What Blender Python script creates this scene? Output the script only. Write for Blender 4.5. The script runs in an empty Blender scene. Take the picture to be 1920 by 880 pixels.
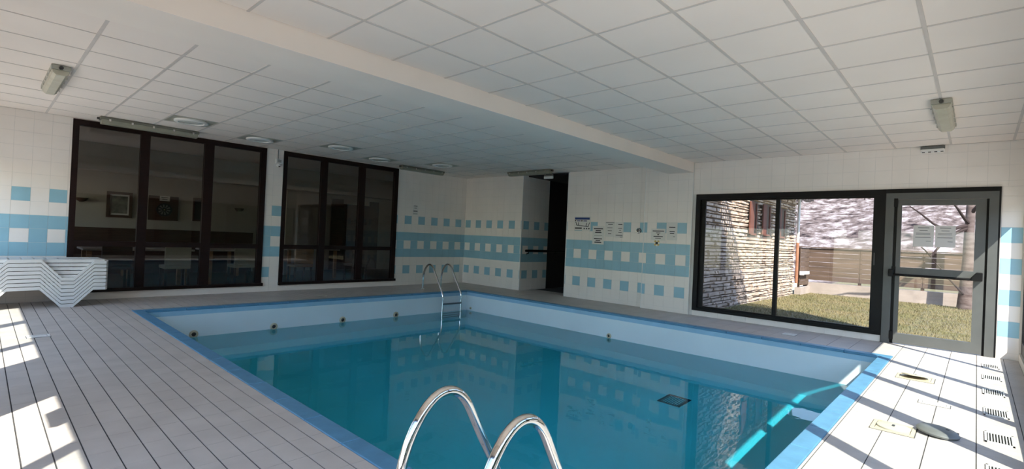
import bpy, bmesh, math, random
from mathutils import Vector, Matrix
random.seed(7)
R = math.radians
scene = bpy.context.scene
C = scene.collection

# ------------------------------------------------------------------ camera
CZ = 1.264
YAW, PITCH, ROLL = 0.7516, 0.0062, 0.045
cam_d = bpy.data.cameras.new('camera')
cam_d.sensor_fit = 'HORIZONTAL'; cam_d.sensor_width = 36.0
cam_d.lens = 934.2 / 1920 * 36.0
cam_d.clip_start = 0.05; cam_d.clip_end = 4000
cam = bpy.data.objects.new('camera', cam_d); C.objects.link(cam)
_f = Vector((math.cos(YAW) * math.cos(PITCH), math.sin(YAW) * math.cos(PITCH), math.sin(PITCH)))
_r = Vector((math.sin(YAW), -math.cos(YAW), 0)); _u = _r.cross(_f)
_r2 = _r * math.cos(ROLL) + _u * math.sin(ROLL); _u2 = _u * math.cos(ROLL) - _r * math.sin(ROLL)
cam.matrix_world = Matrix(((_r2.x, _u2.x, -_f.x, 0), (_r2.y, _u2.y, -_f.y, 0), (_r2.z, _u2.z, -_f.z, CZ), (0, 0, 0, 1)))
scene.camera = cam

# ------------------------------------------------------------------ world, sun, exposure
SUN_AZ, SUN_EL = R(48), R(45)
world = bpy.data.worlds.new('world'); scene.world = world; world.use_nodes = True
wn = world.node_tree.nodes; wn.clear()
wo = wn.new('ShaderNodeOutputWorld'); wb = wn.new('ShaderNodeBackground'); ws = wn.new('ShaderNodeTexSky')
ws.sky_type = 'NISHITA'; ws.sun_disc = False; ws.sun_elevation = SUN_EL
ws.sun_rotation = math.pi * 1.5 - SUN_AZ; ws.altitude = 1200; ws.air_density = 1.0; ws.dust_density = 0.4; ws.ozone_density = 1.0
wb.inputs['Strength'].default_value = 0.30
wh = wn.new('ShaderNodeHueSaturation'); wh.inputs['Saturation'].default_value = 0.9
world.node_tree.links.new(ws.outputs[0], wh.inputs['Color']); world.node_tree.links.new(wh.outputs[0], wb.inputs[0]); world.node_tree.links.new(wb.outputs[0], wo.inputs[0])
sun_d = bpy.data.lights.new('sun', 'SUN'); sun_d.energy = 5.6; sun_d.angle = R(0.53); sun_d.color = (1, 0.935, 0.83)
sun = bpy.data.objects.new('sun', sun_d); C.objects.link(sun)
sdir = Vector((math.cos(SUN_AZ) * math.cos(SUN_EL), math.sin(SUN_AZ) * math.cos(SUN_EL), -math.sin(SUN_EL)))
sun.rotation_euler = sdir.to_track_quat('-Z', 'Y').to_euler(); sun.location = (-20, -22, 30)
vs = scene.view_settings
vs.view_transform = 'Standard'; vs.look = 'None'; vs.gamma = 1.0; vs.use_curve_mapping = False
vs.exposure = 1.25
cy = scene.cycles
cy.use_denoising = True
cy.max_bounces = 14; cy.diffuse_bounces = 10; cy.glossy_bounces = 5; cy.transmission_bounces = 8; cy.transparent_max_bounces = 16
cy.sample_clamp_indirect = 12.0; cy.blur_glossy = 0.5
cy.caustics_refractive = True; cy.caustics_reflective = False
try: sun_d.cycles.is_caustics_light = True
except Exception: pass

# ------------------------------------------------------------------ helpers
class MB:
    def __init__(s): s.v = []; s.f = []
    def box(s, x0, x1, y0, y1, z0, z1, M=None):
        b = len(s.v)
        vs_ = [Vector(p) for p in ((x0, y0, z0), (x1, y0, z0), (x1, y1, z0), (x0, y1, z0), (x0, y0, z1), (x1, y0, z1), (x1, y1, z1), (x0, y1, z1))]
        if M is not None: vs_ = [M @ p for p in vs_]
        s.v += vs_
        s.f += [tuple(b + i for i in q) for q in ((0, 3, 2, 1), (4, 5, 6, 7), (0, 1, 5, 4), (1, 2, 6, 5), (2, 3, 7, 6), (3, 0, 4, 7))]
        return s
    def quad(s, a, b, c, d):
        n = len(s.v); s.v += [Vector(a), Vector(b), Vector(c), Vector(d)]; s.f.append((n, n + 1, n + 2, n + 3)); return s
    def tri(s, a, b, c):
        n = len(s.v); s.v += [Vector(a), Vector(b), Vector(c)]; s.f.append((n, n + 1, n + 2)); return s
    def tube(s, pts, r, n=10, caps=True):
        pts = [Vector(p) for p in pts]; m = len(pts)
        rr = r if isinstance(r, (list, tuple)) else [r] * m
        base = len(s.v); N = None
        for i, p in enumerate(pts):
            t = (pts[min(i + 1, m - 1)] - pts[max(i - 1, 0)]).normalized()
            if N is None:
                N = t.orthogonal().normalized()
            else:
                N = (N - t * N.dot(t))
                N = N.normalized() if N.length > 1e-6 else t.orthogonal().normalized()
            B = t.cross(N)
            for k in range(n):
                a = 2 * math.pi * k / n
                s.v.append(p + (N * math.cos(a) + B * math.sin(a)) * rr[i])
        for i in range(m - 1):
            for k in range(n):
                a = base + i * n + k; b = base + i * n + (k + 1) % n
                s.f.append((a, b, b + n, a + n))
        if caps:
            s.f.append(tuple(base + k for k in reversed(range(n))))
            s.f.append(tuple(base + (m - 1) * n + k for k in range(n)))
        return s
    def prism(s, poly, fn):
        """poly: list of 2d points; fn(u, v, w) -> 3d point with w in (0, 1)"""
        b = len(s.v); n = len(poly)
        s.v += [Vector(fn(u, v, 0)) for u, v in poly] + [Vector(fn(u, v, 1)) for u, v in poly]
        s.f.append(tuple(b + i for i in reversed(range(n)))); s.f.append(tuple(b + n + i for i in range(n)))
        for i in range(n):
            j = (i + 1) % n; s.f.append((b + i, b + j, b + n + j, b + n + i))
        return s
    def lathe(s, prof, c, axis='z', n=24):
        """prof: (radius, height) list around an axis through c"""
        b = len(s.v); c = Vector(c); m = len(prof)
        for r_, h in prof:
            for k in range(n):
                a = 2 * math.pi * k / n; p, q = r_ * math.cos(a), r_ * math.sin(a)
                s.v.append(c + Vector({'z': (p, q, h), 'y': (p, h, q), 'x': (h, p, q)}[axis]))
        for i in range(m - 1):
            for k in range(n):
                a = b + i * n + k; d = b + i * n + (k + 1) % n
                s.f.append((a, d, d + n, a + n))
        s.f.append(tuple(b + k for k in reversed(range(n)))); s.f.append(tuple(b + (m - 1) * n + k for k in range(n)))
        return s
    def mesh(s, name, mat, smooth=False):
        me = bpy.data.meshes.new(name); me.from_pydata([tuple(p) for p in s.v], [], s.f); me.update()
        bm = bmesh.new(); bm.from_mesh(me); bmesh.ops.recalc_face_normals(bm, faces=bm.faces); bm.to_mesh(me); bm.free()
        me.materials.append(mat)
        if smooth:
            for p in me.polygons: p.use_smooth = True
            try: me.set_sharp_from_angle(angle=R(40))
            except Exception: pass
        return me
    def build(s, name, mat, parent=None, smooth=False, bevel=0):
        o = bpy.data.objects.new(name, s.mesh(name, mat, smooth)); C.objects.link(o)
        if parent is not None: adopt(o, parent)
        if bevel:
            m = o.modifiers.new('bevel', 'BEVEL'); m.width = bevel; m.segments = 2; m.limit_method = 'ANGLE'; m.angle_limit = R(40)
        return o

WORLD = {}
def adopt(o, parent):
    """geometry is given in world space: keep it there under an unrotated parent"""
    o.parent = parent
    loc = Vector(parent.location) if parent.parent is None else Vector((0, 0, 0))
    o.matrix_parent_inverse = Matrix.Translation(-loc)

def tag(o, label=None, cat=None, group=None, kind=None):
    if label: o['label'] = label
    if cat: o['category'] = cat
    if group: o['group'] = group
    if kind: o['kind'] = kind
    return o
def thing(name, label, cat, loc=(0, 0, 0), group=None, kind=None):
    o = bpy.data.objects.new(name, None); C.objects.link(o); o.location = loc; o.empty_display_size = 0.1
    return tag(o, label, cat, group, kind)
def struct(name, mb, mat, label=None, cat=None):
    return tag(mb.build(name, mat), label, cat, None, 'structure')
def copy_tree(o, parent=None):
    c = o.copy(); C.objects.link(c)
    if parent is not None:
        mpi = o.matrix_parent_inverse.copy(); c.parent = parent; c.matrix_parent_inverse = mpi
    for ch in [x for x in bpy.data.objects if x.parent == o]: copy_tree(ch, c)
    return c
def box(name, mat, parent, x0, x1, y0, y1, z0, z1, bevel=0):
    return MB().box(min(x0, x1), max(x0, x1), min(y0, y1), max(y0, y1), min(z0, z1), max(z0, z1)).build(name, mat, parent, False, bevel)

# ------------------------------------------------------------------ materials
MATS = {}
def mat(name, col, rough=0.6, metal=0.0, var=0.06, scale=6.0, bump=0.0, bscale=40.0, spec=0.5, col2=None, stretch=None, coords='Object', emit=None):
    m = bpy.data.materials.new(name); m.use_nodes = True; nt = m.node_tree; N = nt.nodes; L = nt.links
    b = N['Principled BSDF']; b.inputs['Roughness'].default_value = rough; b.inputs['Metallic'].default_value = metal
    b.inputs['Specular IOR Level'].default_value = spec
    tc = N.new('ShaderNodeTexCoord' if coords == 'Object' else 'ShaderNodeNewGeometry')
    src = tc.outputs['Object'] if coords == 'Object' else tc.outputs['Position']
    if stretch:
        mp = N.new('ShaderNodeMapping'); mp.inputs['Scale'].default_value = stretch; L.new(src, mp.inputs['Vector']); src = mp.outputs[0]
    nz = N.new('ShaderNodeTexNoise'); nz.inputs['Scale'].default_value = scale; nz.inputs['Detail'].default_value = 5; L.new(src, nz.inputs['Vector'])
    rp = N.new('ShaderNodeValToRGB')
    c2 = col2 if col2 else tuple(max(0, x * (1 - 2.2 * var)) for x in col)
    rp.color_ramp.elements[0].position = 0.3; rp.color_ramp.elements[0].color = (*c2, 1)
    rp.color_ramp.elements[1].position = 0.7; rp.color_ramp.elements[1].color = (*col, 1)
    L.new(nz.outputs['Fac'], rp.inputs[0]); L.new(rp.outputs[0], b.inputs['Base Color'])
    if bump:
        n2 = N.new('ShaderNodeTexNoise'); n2.inputs['Scale'].default_value = bscale; n2.inputs['Detail'].default_value = 4; L.new(src, n2.inputs['Vector'])
        bp = N.new('ShaderNodeBump'); bp.inputs['Strength'].default_value = bump; bp.inputs['Distance'].default_value = 0.02
        L.new(n2.outputs['Fac'], bp.inputs['Height']); L.new(bp.outputs[0], b.inputs['Normal'])
    if emit:
        b.inputs['Emission Color'].default_value = (*emit[:3], 1); b.inputs['Emission Strength'].default_value = emit[3]
    MATS[name] = m; return m
def glass_mat(name, tint, ior=1.5, gloss=1.0):
    """thin pane: clear straight-through transmission plus Fresnel mirror reflection"""
    m = bpy.data.materials.new(name); m.use_nodes = True; nt = m.node_tree; N = nt.nodes; L = nt.links; N.clear()
    out = N.new('ShaderNodeOutputMaterial'); mx = N.new('ShaderNodeMixShader'); tr = N.new('ShaderNodeBsdfTransparent'); gl = N.new('ShaderNodeBsdfGlossy')
    fr = N.new('ShaderNodeFresnel'); fr.inputs['IOR'].default_value = ior
    gl.inputs['Roughness'].default_value = 0.0; gl.inputs['Color'].default_value = (gloss, gloss, gloss, 1)
    nz = N.new('ShaderNodeTexNoise'); nz.inputs['Scale'].default_value = 0.8
    bp = N.new('ShaderNodeBump'); bp.inputs['Strength'].default_value = 0.02; bp.inputs['Distance'].default_value = 0.02
    L.new(nz.outputs['Fac'], bp.inputs['Height']); L.new(bp.outputs[0], gl.inputs['Normal'])
    tr.inputs['Color'].default_value = (*tint, 1)
    ge = N.new('ShaderNodeNewGeometry'); iv = N.new('ShaderNodeMath'); iv.operation = 'SUBTRACT'; iv.inputs[0].default_value = 1.0; L.new(ge.outputs['Backfacing'], iv.inputs[1])
    mu = N.new('ShaderNodeMath'); mu.operation = 'MULTIPLY'; L.new(fr.outputs[0], mu.inputs[0]); L.new(iv.outputs[0], mu.inputs[1])
    L.new(mu.outputs[0], mx.inputs[0]); L.new(tr.outputs[0], mx.inputs[1]); L.new(gl.outputs[0], mx.inputs[2]); L.new(mx.outputs[0], out.inputs[0])
    MATS[name] = m; return m

wall_white = mat('wall_tile_white', (0.86, 0.815, 0.77), 0.35, var=0.03, scale=2, coords='World')
wall_blue = mat('wall_tile_blue', (0.29, 0.52, 0.63), 0.35, var=0.05, scale=3, coords='World')
wall_core = mat('tile_grout', (0.70, 0.69, 0.66), 0.8, var=0.05)
paint = mat('white_paint', (0.87, 0.80, 0.735), 0.7, var=0.03, scale=1.5)
ceil_panel = mat('ceiling_panel', (0.88, 0.80, 0.74), 0.9, var=0.025, scale=1.2, bump=0.05, bscale=220, coords='World')
ceil_bar = mat('ceiling_grid_grey', (0.64, 0.59, 0.555), 0.6, var=0.04)
deck = mat('deck_tile_grey', (0.57, 0.525, 0.49), 0.55, var=0.07, scale=3.5, bump=0.04, bscale=90, coords='World')
grout = mat('dark_grout', (0.085, 0.085, 0.09), 0.9, var=0.2, scale=30)
coping_m = mat('coping_blue', (0.105, 0.29, 0.47), 0.45, var=0.08, scale=9, bump=0.05, bscale=60, coords='World')
band_m = mat('pool_band_blue', (0.36, 0.60, 0.78), 0.4, var=0.04, coords='World')
liner_m = mat('pool_liner_pale', (0.80, 0.90, 0.95), 0.45, var=0.03, scale=1.2, coords='World')
steel = mat('polished_steel', (0.78, 0.77, 0.75), 0.08, 1.0, var=0.02)
step_m = mat('ladder_tread', (0.16, 0.18, 0.20), 0.35, 0.6, var=0.1)
black_al = mat('black_aluminium', (0.005, 0.005, 0.0055), 0.45, var=0.1, spec=0.2)
grey_al = mat('grey_aluminium', (0.085, 0.09, 0.088), 0.45, var=0.05)
wood_dk = mat('mahogany_frame', (0.016, 0.006, 0.005), 0.45, var=0.2, spec=0.2, scale=8, stretch=(1, 1, 12))
plastic_w = mat('lounger_white', (0.74, 0.74, 0.72), 0.4, var=0.03)
lamp_grey = mat('lamp_body_grey', (0.42, 0.42, 0.36), 0.5, var=0.06)
lamp_diff = mat('lamp_diffuser_yellowed', (0.52, 0.50, 0.40), 0.25, var=0.06)
lamp_dark = mat('lamp_dark', (0.05, 0.05, 0.05), 0.5)
white_pl = mat('white_plastic', (0.80, 0.80, 0.78), 0.35, var=0.02)
cream_pl = mat('cream_plastic', (0.56, 0.50, 0.37), 0.4, var=0.03)
grey_pl = mat('grey_plastic', (0.15, 0.16, 0.155), 0.4, var=0.06)
paper = mat('paper', (0.74, 0.73, 0.70), 0.8, var=0.02)
ink = mat('ink', (0.03, 0.03, 0.035), 0.8)
ink_soft = mat('ink_soft', (0.20, 0.20, 0.20), 0.8)
ink_blue = mat('ink_blue', (0.02, 0.05, 0.20), 0.7)
yellow = mat('flower_yellow', (0.72, 0.50, 0.14), 0.6)
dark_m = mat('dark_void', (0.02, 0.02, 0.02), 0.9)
pane_clear = glass_mat('pane_clear', (0.97, 0.98, 0.975), 1.45)
pane_garden = glass_mat('pane_garden', (0.85, 0.84, 0.835), 1.42)
pane_inner = glass_mat('pane_inner', (0.80, 0.80, 0.78), 1.5)

paper_thin = mat('thin_paper', (0.74, 0.73, 0.70), 0.8, var=0.02)
_nt = paper_thin.node_tree; _o = [q for q in _nt.nodes if q.type == 'OUTPUT_MATERIAL'][0]; _t = _nt.nodes.new('ShaderNodeBsdfTranslucent'); _m = _nt.nodes.new('ShaderNodeMixShader')
_t.inputs['Color'].default_value = (0.85, 0.82, 0.78, 1); _m.inputs[0].default_value = 0.5
_nt.links.new(_nt.nodes['Principled BSDF'].outputs[0], _m.inputs[1]); _nt.links.new(_t.outputs[0], _m.inputs[2]); _nt.links.new(_m.outputs[0], _o.inputs[0])
# water: real refraction, faint ripples
water_m = bpy.data.materials.new('pool_water'); water_m.use_nodes = True
_n = water_m.node_tree.nodes; _l = water_m.node_tree.links; _b = _n['Principled BSDF']
_b.inputs['Base Color'].default_value = (0.06, 0.78, 1.0, 1); _b.inputs['Roughness'].default_value = 0.0
_b.inputs['IOR'].default_value = 1.333; _b.inputs['Transmission Weight'].default_value = 1.0
_tc = _n.new('ShaderNodeTexCoord'); _nz = _n.new('ShaderNodeTexNoise'); _nz.inputs['Scale'].default_value = 5.0; _nz.inputs['Detail'].default_value = 2
_bp = _n.new('ShaderNodeBump'); _bp.inputs['Strength'].default_value = 0.03; _bp.inputs['Distance'].default_value = 0.02
_l.new(_tc.outputs['Object'], _nz.inputs['Vector']); _l.new(_nz.outputs['Fac'], _bp.inputs['Height']); _l.new(_bp.outputs[0], _b.inputs['Normal'])

# ------------------------------------------------------------------ main dimensions (metres)
XC, XG, XB, XB2, XB3 = -0.79, 8.96, 8.93, 9.02, 8.925
YD, YA, H = -0.415, 10.10, 2.79
YP2, YP1 = 3.847, 4.80           # beam and pillar
ZBEAM = 2.61
YB1 = 4.34                      # far edge of the beam
YC1, YC2 = 8.046, 6.758          # passage in the back wall
PX0, PX1, PY0, PY1 = 1.625, 7.69, 0.848, 8.523
CW = 0.12
ZW, ZP = -0.437, -1.40
XE, ZROOF = 9.40, 4.50           # outer edge of the building over the garden window
ZHEAD = 1.98

def proj(x, y, z):
    d = Vector((x, y, z - CZ)); zz = d.dot(_f)
    if zz < 0.05: return None
    return 960 + 934.2 * d.dot(_r2) / zz, 440 - 934.2 * d.dot(_u2) / zz, zz

# ------------------------------------------------------------------ floor and deck tiles
fl = MB()
ox0, ox1, oy0, oy1 = PX0 - CW, PX1 + CW, PY0 - CW, PY1 + CW
fl.box(XC, ox0, YD, YA, -0.25, -0.004); fl.box(ox1, XG + 0.05, YD, YA, -0.25, -0.004)
fl.box(ox0, ox1, YD, oy0, -0.25, -0.004); fl.box(ox0, ox1, oy1, YA, -0.25, -0.004)
fl.box(XG + 0.05, 12.6, YC2, YC1, -0.25, -0.004)
floor = struct('floor', fl, grout, 'grey tiled pool deck with dark joints around the basin', 'floor')
unit = MB().box(-0.5, 0.5, -0.5, 0.5, -0.5, 0.5)
deck_unit = unit.mesh('deck_tile', deck)
pieces = []
TX, TY = 0.1225, 0.247
i0 = int((XC - 0.434) / TX) - 1
for i in range(i0, 80):
    xa, xb = 0.434 + TX * i, 0.434 + TX * (i + 1)
    xa, xb = max(xa, XC), min(xb, XB2)
    if xb - xa < 0.015: continue
    for j in range(-4, 42):
        ya, yb = 0.215 + TY * j, 0.215 + TY * (j + 1)
        ya, yb = max(ya, YD), min(yb, YA)
        if yb - ya < 0.015: continue
        if xb <= ox0 or xa >= ox1 or yb <= oy0 or ya >= oy1: pieces.append((xa, xb, ya, yb)); continue
        if xa < ox0: pieces.append((xa, ox0, ya, yb))
        if xb > ox1: pieces.append((ox1, xb, ya, yb))
        xl, xr = max(xa, ox0), min(xb, ox1)
        if ya < oy0: pieces.append((xl, xr, ya, oy0))
        if yb > oy1: pieces.append((xl, xr, oy1, yb))
pieces = [p for p in pieces if p[1] - p[0] > 0.012 and p[3] - p[2] > 0.012]
for xa in [XB2 + TX * k for k in range(28)]:
    if xa > 9.45: break  # tiling stops here; bare dark base beyond stands in for passage shade
    for j in range(6):
        ya = YC2 + 0.2147 * j; pieces.append((xa, xa + TX, ya, ya + 0.2147))
def seen(p):
    q = proj((p[0] + p[1]) / 2, (p[2] + p[3]) / 2, 0)
    if q is None or not (-10 < q[0] < 1930 and -10 < q[1] < 890): return 0
    d = q[2]; return (p[1] - p[0]) * (p[3] - p[2]) / d ** 3
order = sorted(pieces, key=seen, reverse=True)
def gaps(p):
    lf = p[1] <= ox0 + 0.01 or p[2] >= oy1 - 0.01
    return (0.0036, 0.0014) if lf and p[0] < 7.8 else (0.0011, 0.0030)
for p in order[:300]:
    o = bpy.data.objects.new('deck_tile', deck_unit); C.objects.link(o); o.parent = floor
    o.location = ((p[0] + p[1]) / 2, (p[2] + p[3]) / 2, -0.006)
    g, h = gaps(p); o.scale = (p[1] - p[0] - 2 * g, p[3] - p[2] - 2 * h, 0.012)
rest = MB()
for p in order[300:]:
    g, h = gaps(p); rest.box(p[0] + g, p[1] - g, p[2] + h, p[3] - h, -0.012, 0.0)
tag(rest.build('deck_tiles', deck, floor), kind='stuff')

# ------------------------------------------------------------------ swimming pool
pool = thing('swimming_pool', 'rectangular swimming pool with pale liner and blue coping', 'pool', ((PX0 + PX1) / 2, (PY0 + PY1) / 2, ZP))
def ring(mb, x0, x1, y0, y1, t, z0, z1):
    mb.box(x0 - t, x0, y0 - t, y1 + t, z0, z1); mb.box(x1, x1 + t, y0 - t, y1 + t, z0, z1)
    mb.box(x0, x1, y0 - t, y0, z0, z1); mb.box(x0, x1, y1, y1 + t, z0, z1); return mb
bas = MB(); ring(bas, PX0, PX1, PY0, PY1, 0.08, ZP - 0.1, -0.10); bas.box(PX0, PX1, PY0, PY1, ZP - 0.1, ZP)
basin = bas.build('basin', liner_m, pool)
band = ring(MB(), PX0 - 0.001, PX1 + 0.001, PY0 - 0.001, PY1 + 0.001, 0.06, -0.10, -0.03).build('upper_band', band_m, pool)
try:
    basin.cycles.is_caustics_receiver = True; band.cycles.is_caustics_receiver = True
except Exception: pass
ci = 0.008
def coping(x0, x1, y0, y1, along):
    n = max(1, round(((x1 - x0) if along == 'x' else (y1 - y0)) / 0.5))
    for k in range(n):
        if along == 'x':
            a, b = x0 + (x1 - x0) * k / n, x0 + (x1 - x0) * (k + 1) / n
            box('coping_stone', coping_m, pool, a + 0.0015, b - 0.0015, y0, y1, -0.03, 0.006, 0.006)
        else:
            a, b = y0 + (y1 - y0) * k / n, y0 + (y1 - y0) * (k + 1) / n
            box('coping_stone', coping_m, pool, x0, x1, a + 0.0015, b - 0.0015, -0.03, 0.006, 0.006)
coping(ox0, PX0 + ci, oy0, oy1, 'y'); coping(PX1 - ci, ox1, oy0, oy1, 'y')
coping(PX0 + ci, PX1 - ci, oy0, PY0 + ci, 'x'); coping(PX0 + ci, PX1 - ci, PY1 - ci, oy1, 'x')
# return inlets at the waterline
def inlet(pos, axis, r=0.06):
    pr = [(r, 0), (r, -0.012), (r * 0.8, -0.022), (r * 0.55, -0.022), (r * 0.5, -0.008)]
    if axis == 'x': pr = [(a, b) for a, b in pr]
    o = MB().lathe(pr, pos, axis, 20).build('inlet_ring', cream_pl, pool, True)
    MB().lathe([(r * 0.5, -0.009), (r * 0.3, -0.016), (0.006, -0.03)], pos, axis, 14).build('inlet_nozzle', lamp_dark, o, True)
for x in (2.249, 3.41, 4.642, 5.797): inlet((x, PY1, -0.395), 'y')
inlet((PX1, 4.723, -0.40), 'x', 0.045); inlet((PX1, 8.36, -0.38), 'x', 0.03)
# floor drain
dr = MB(); dx0, dx1, dy0, dy1 = 5.98, 6.33, 2.63, 2.93; zb = ZP + 0.001
dr.box(dx0, dx1, dy0, dy0 + 0.03, zb, zb + 0.02).box(dx0, dx1, dy1 - 0.03, dy1, zb, zb + 0.02).box(dx0, dx0 + 0.03, dy0, dy1, zb, zb + 0.02).box(dx1 - 0.03, dx1, dy0, dy1, zb, zb + 0.02)
dfr = dr.build('drain_frame', mat('drain_dark', (0.02, 0.05, 0.08), 0.6), pool)
for k in range(8):
    y = dy0 + 0.045 + k * 0.03; box('drain_bar', MATS['drain_dark'], dfr, dx0 + 0.03, dx1 - 0.03, y - 0.004, y + 0.004, zb, zb + 0.012)
# water: one surface
nx = 40; wm = MB()
wm.quad((PX0, PY0, ZW), (PX1, PY0, ZW), (PX1, PY1, ZW), (PX0, PY1, ZW))
wme = wm.mesh('pool_water', water_m)
if wme.polygons[0].normal.z < 0: wme.flip_normals()
for p_ in wme.polygons: p_.use_smooth = True
water = bpy.data.objects.new('pool_water', wme); C.objects.link(water)
tag(water, 'still clear blue water filling the swimming pool', 'water', None, 'stuff')
try: water.cycles.is_caustics_caster = True
except Exception: pass

# ------------------------------------------------------------------ walls with tiles
ROWS = [0.0, 0.08] + [0.28 + 0.2 * k for k in range(13)] + [H]
t_white = unit.mesh('wall_tile', wall_white); t_blue = unit.mesh('wall_tile', wall_blue)
def tile_wall(parent, axis, c, u0, u1, phase, z0=0.0, z1=H, special=None, thick=0.012):
    """axis 'y': plane y = c seen from -y, u = x; axis 'x': plane x = c seen from -x, u = y"""
    k0 = math.floor((u0 - phase) / 0.2)
    for k in range(k0, k0 + 60):
        a, b = phase + 0.2 * k, phase + 0.2 * (k + 1)
        a, b = max(a, u0), min(b, u1)
        if a >= u1: break
        if b - a < 0.012: continue
        for r_ in range(len(ROWS) - 1):
            za, zb_ = max(ROWS[r_], z0), min(ROWS[r_ + 1], z1)
            if zb_ - za < 0.012: continue
            sq = (k % 2 == 0)
            blue = (r_ in (4, 6)) or (r_ == 5 and not sq) or (r_ in (2, 8) and sq)
            if special:
                s_ = special(k, r_)
                if s_ is not None: blue = s_
            o = bpy.data.objects.new('wall_tile', t_blue if blue else t_white); C.objects.link(o); o.parent = parent
            w_, h_ = b - a - 0.003, zb_ - za - 0.003
            if axis == 'y': o.location = ((a + b) / 2, c + thick / 2, (za + zb_) / 2); o.scale = (w_, thick, h_)
            else: o.location = (c + thick / 2, (a + b) / 2, (za + zb_) / 2); o.scale = (thick, w_, h_)
W1L, W1R, W2L, W2R, WZ0, WZ1 = 0.926, 3.756, 4.083, 6.763, 0.115, 2.778
e = 0.003
TW = 0.15
# left wall (dark windows)
w = struct('wall_left_end', MB().box(XC, W1L, YA + e, YA + TW, -0.25, H + 0.16), wall_core, 'white tiled wall end with blue squares behind the stacked loungers', 'wall')
tile_wall(w, 'y', YA, XC, W1L, 0.30)
w = struct('wall_left_pier', MB().box(W1R, W2L, YA + e, YA + TW, -0.25, H + 0.16), wall_core, 'narrow tiled pier between the two dark windows', 'wall')
tile_wall(w, 'y', YA, W1R, W2L, 3.9, special=lambda k, r_: (k == -1) if r_ == 2 else None)
w = struct('wall_left', MB().box(W2R, XB + 0.02, YA + e, YA + TW, -0.25, H + 0.16), wall_core, 'tiled wall with blue squares right of the dark windows', 'wall')
tile_wall(w, 'y', YA, W2R, XB, 7.0)
bb = MB().box(W1L, W1R, YA, YA + TW, -0.25, WZ0).box(W2L, W2R, YA, YA + TW, -0.25, WZ0).box(W1L, W1R, YA, YA + TW, WZ1, H + 0.16).box(W2L, W2R, YA, YA + TW, WZ1, H + 0.16)
struct('baseboard_left', bb, paint, 'low white sill strip under the dark windows', 'baseboard')
# back wall: first part beside the passage, passage, notice wall, pillar
w = struct('wall_back', MB().box(XB + e, 12.6, YC1 + e, YA + TW, -0.25, H + 0.16), wall_core, 'tiled back wall with blue squares left of the dark passage', 'wall')
tile_wall(w, 'x', XB, YC1, YA, 9.87)
w = struct('wall_passage', MB().box(XB + 0.012, 12.6, YC1 + 0.002, YC1 + 0.004, -0.25, H), wall_core, 'tiled side wall leading into the dark passage', 'wall')
tile_wall(w, 'y', YC1, XB + 0.013, 9.95, 9.0, thick=0.003)
struct('wall_passage_end', MB().box(12.6, 12.75, 4.2, YA, -0.25, H + 0.16), dark_m, 'end of the passage, coloured dark in place of shade', 'wall')  # black end, side and ceiling painted in place of the passage's falloff into shade
struct('wall_passage_shade', MB().box(XB2 + 0.05, 12.6, YC2 - 0.004, YC2 + 0.006, -0.02, H), dark_m, 'right side of the passage, coloured dark in place of shade', 'wall')
struct('ceiling_passage_shade', MB().box(XB2 + 0.1, 12.6, YC2, YC1, H - 0.03, H - 0.001), dark_m, 'passage ceiling, coloured dark in place of shade', 'ceiling')
box('passage_shade', dark_m, bpy.data.objects['wall_passage'], 9.95, 12.6, YC1 - 0.012, YC1 - 0.001, 0.0, H - 0.03)  # black sheet standing in for shade deeper along the passage wall
w = struct('wall_back_notice', MB().box(XB2 + e, 12.6, YP1, YC2, -0.25, H + 0.16), wall_core, 'tiled back wall with blue band and paper notices', 'wall')
tile_wall(w, 'x', XB2, YP1, YC2, 6.34)
w = struct('wall_back_pillar', MB().box(XB3 + e, XE, YP2, YP1, -0.25, H + 0.16), wall_core, 'tiled pillar carrying the ceiling beam', 'pillar')
tile_wall(w, 'x', XB3, YP2, YP1, 4.33)
for nm, x, y in (('wall_back', XB, YC1), ('wall_back_notice', XB2, YC2), ('wall_back_pillar', XB3, YP1), ('wall_back_pillar', XB3, YP2)):
    box('corner_bead', white_pl, bpy.data.objects[nm], x - 0.004, x + 0.012, y - 0.007, y + 0.007, 0.0, ZBEAM if y == YP2 else H)
# right wall with garden window and door
GT = 2.205
gw = MB().box(XG + e, XE, YD, YP2, GT, H + 0.16).box(XG + e, XE, YD, -0.207, -0.25, GT).box(XG + 0.001, XE, 0.99, YP2, -0.25, 0.095).box(XG + e, XE, 3.782, YP2, 0.095, GT)
gw.box(XG + e, XE, -0.207, 0.99, -0.25, -0.006)
w = struct('wall_right', gw, wall_core, 'white tiled wall around the garden window and door', 'wall')
tile_wall(w, 'x', XG, YD, YP2, 3.73, z0=GT)
tile_wall(w, 'x', XG, YD, -0.207, -0.415, z1=GT)
for k in range(12):
    a = 0.99 + k * 0.2325; box('sill_tile', wall_white, w, XG - 0.006, XG + 0.004, a + 0.0015, a + 0.231, 0.0, 0.094)

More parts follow.
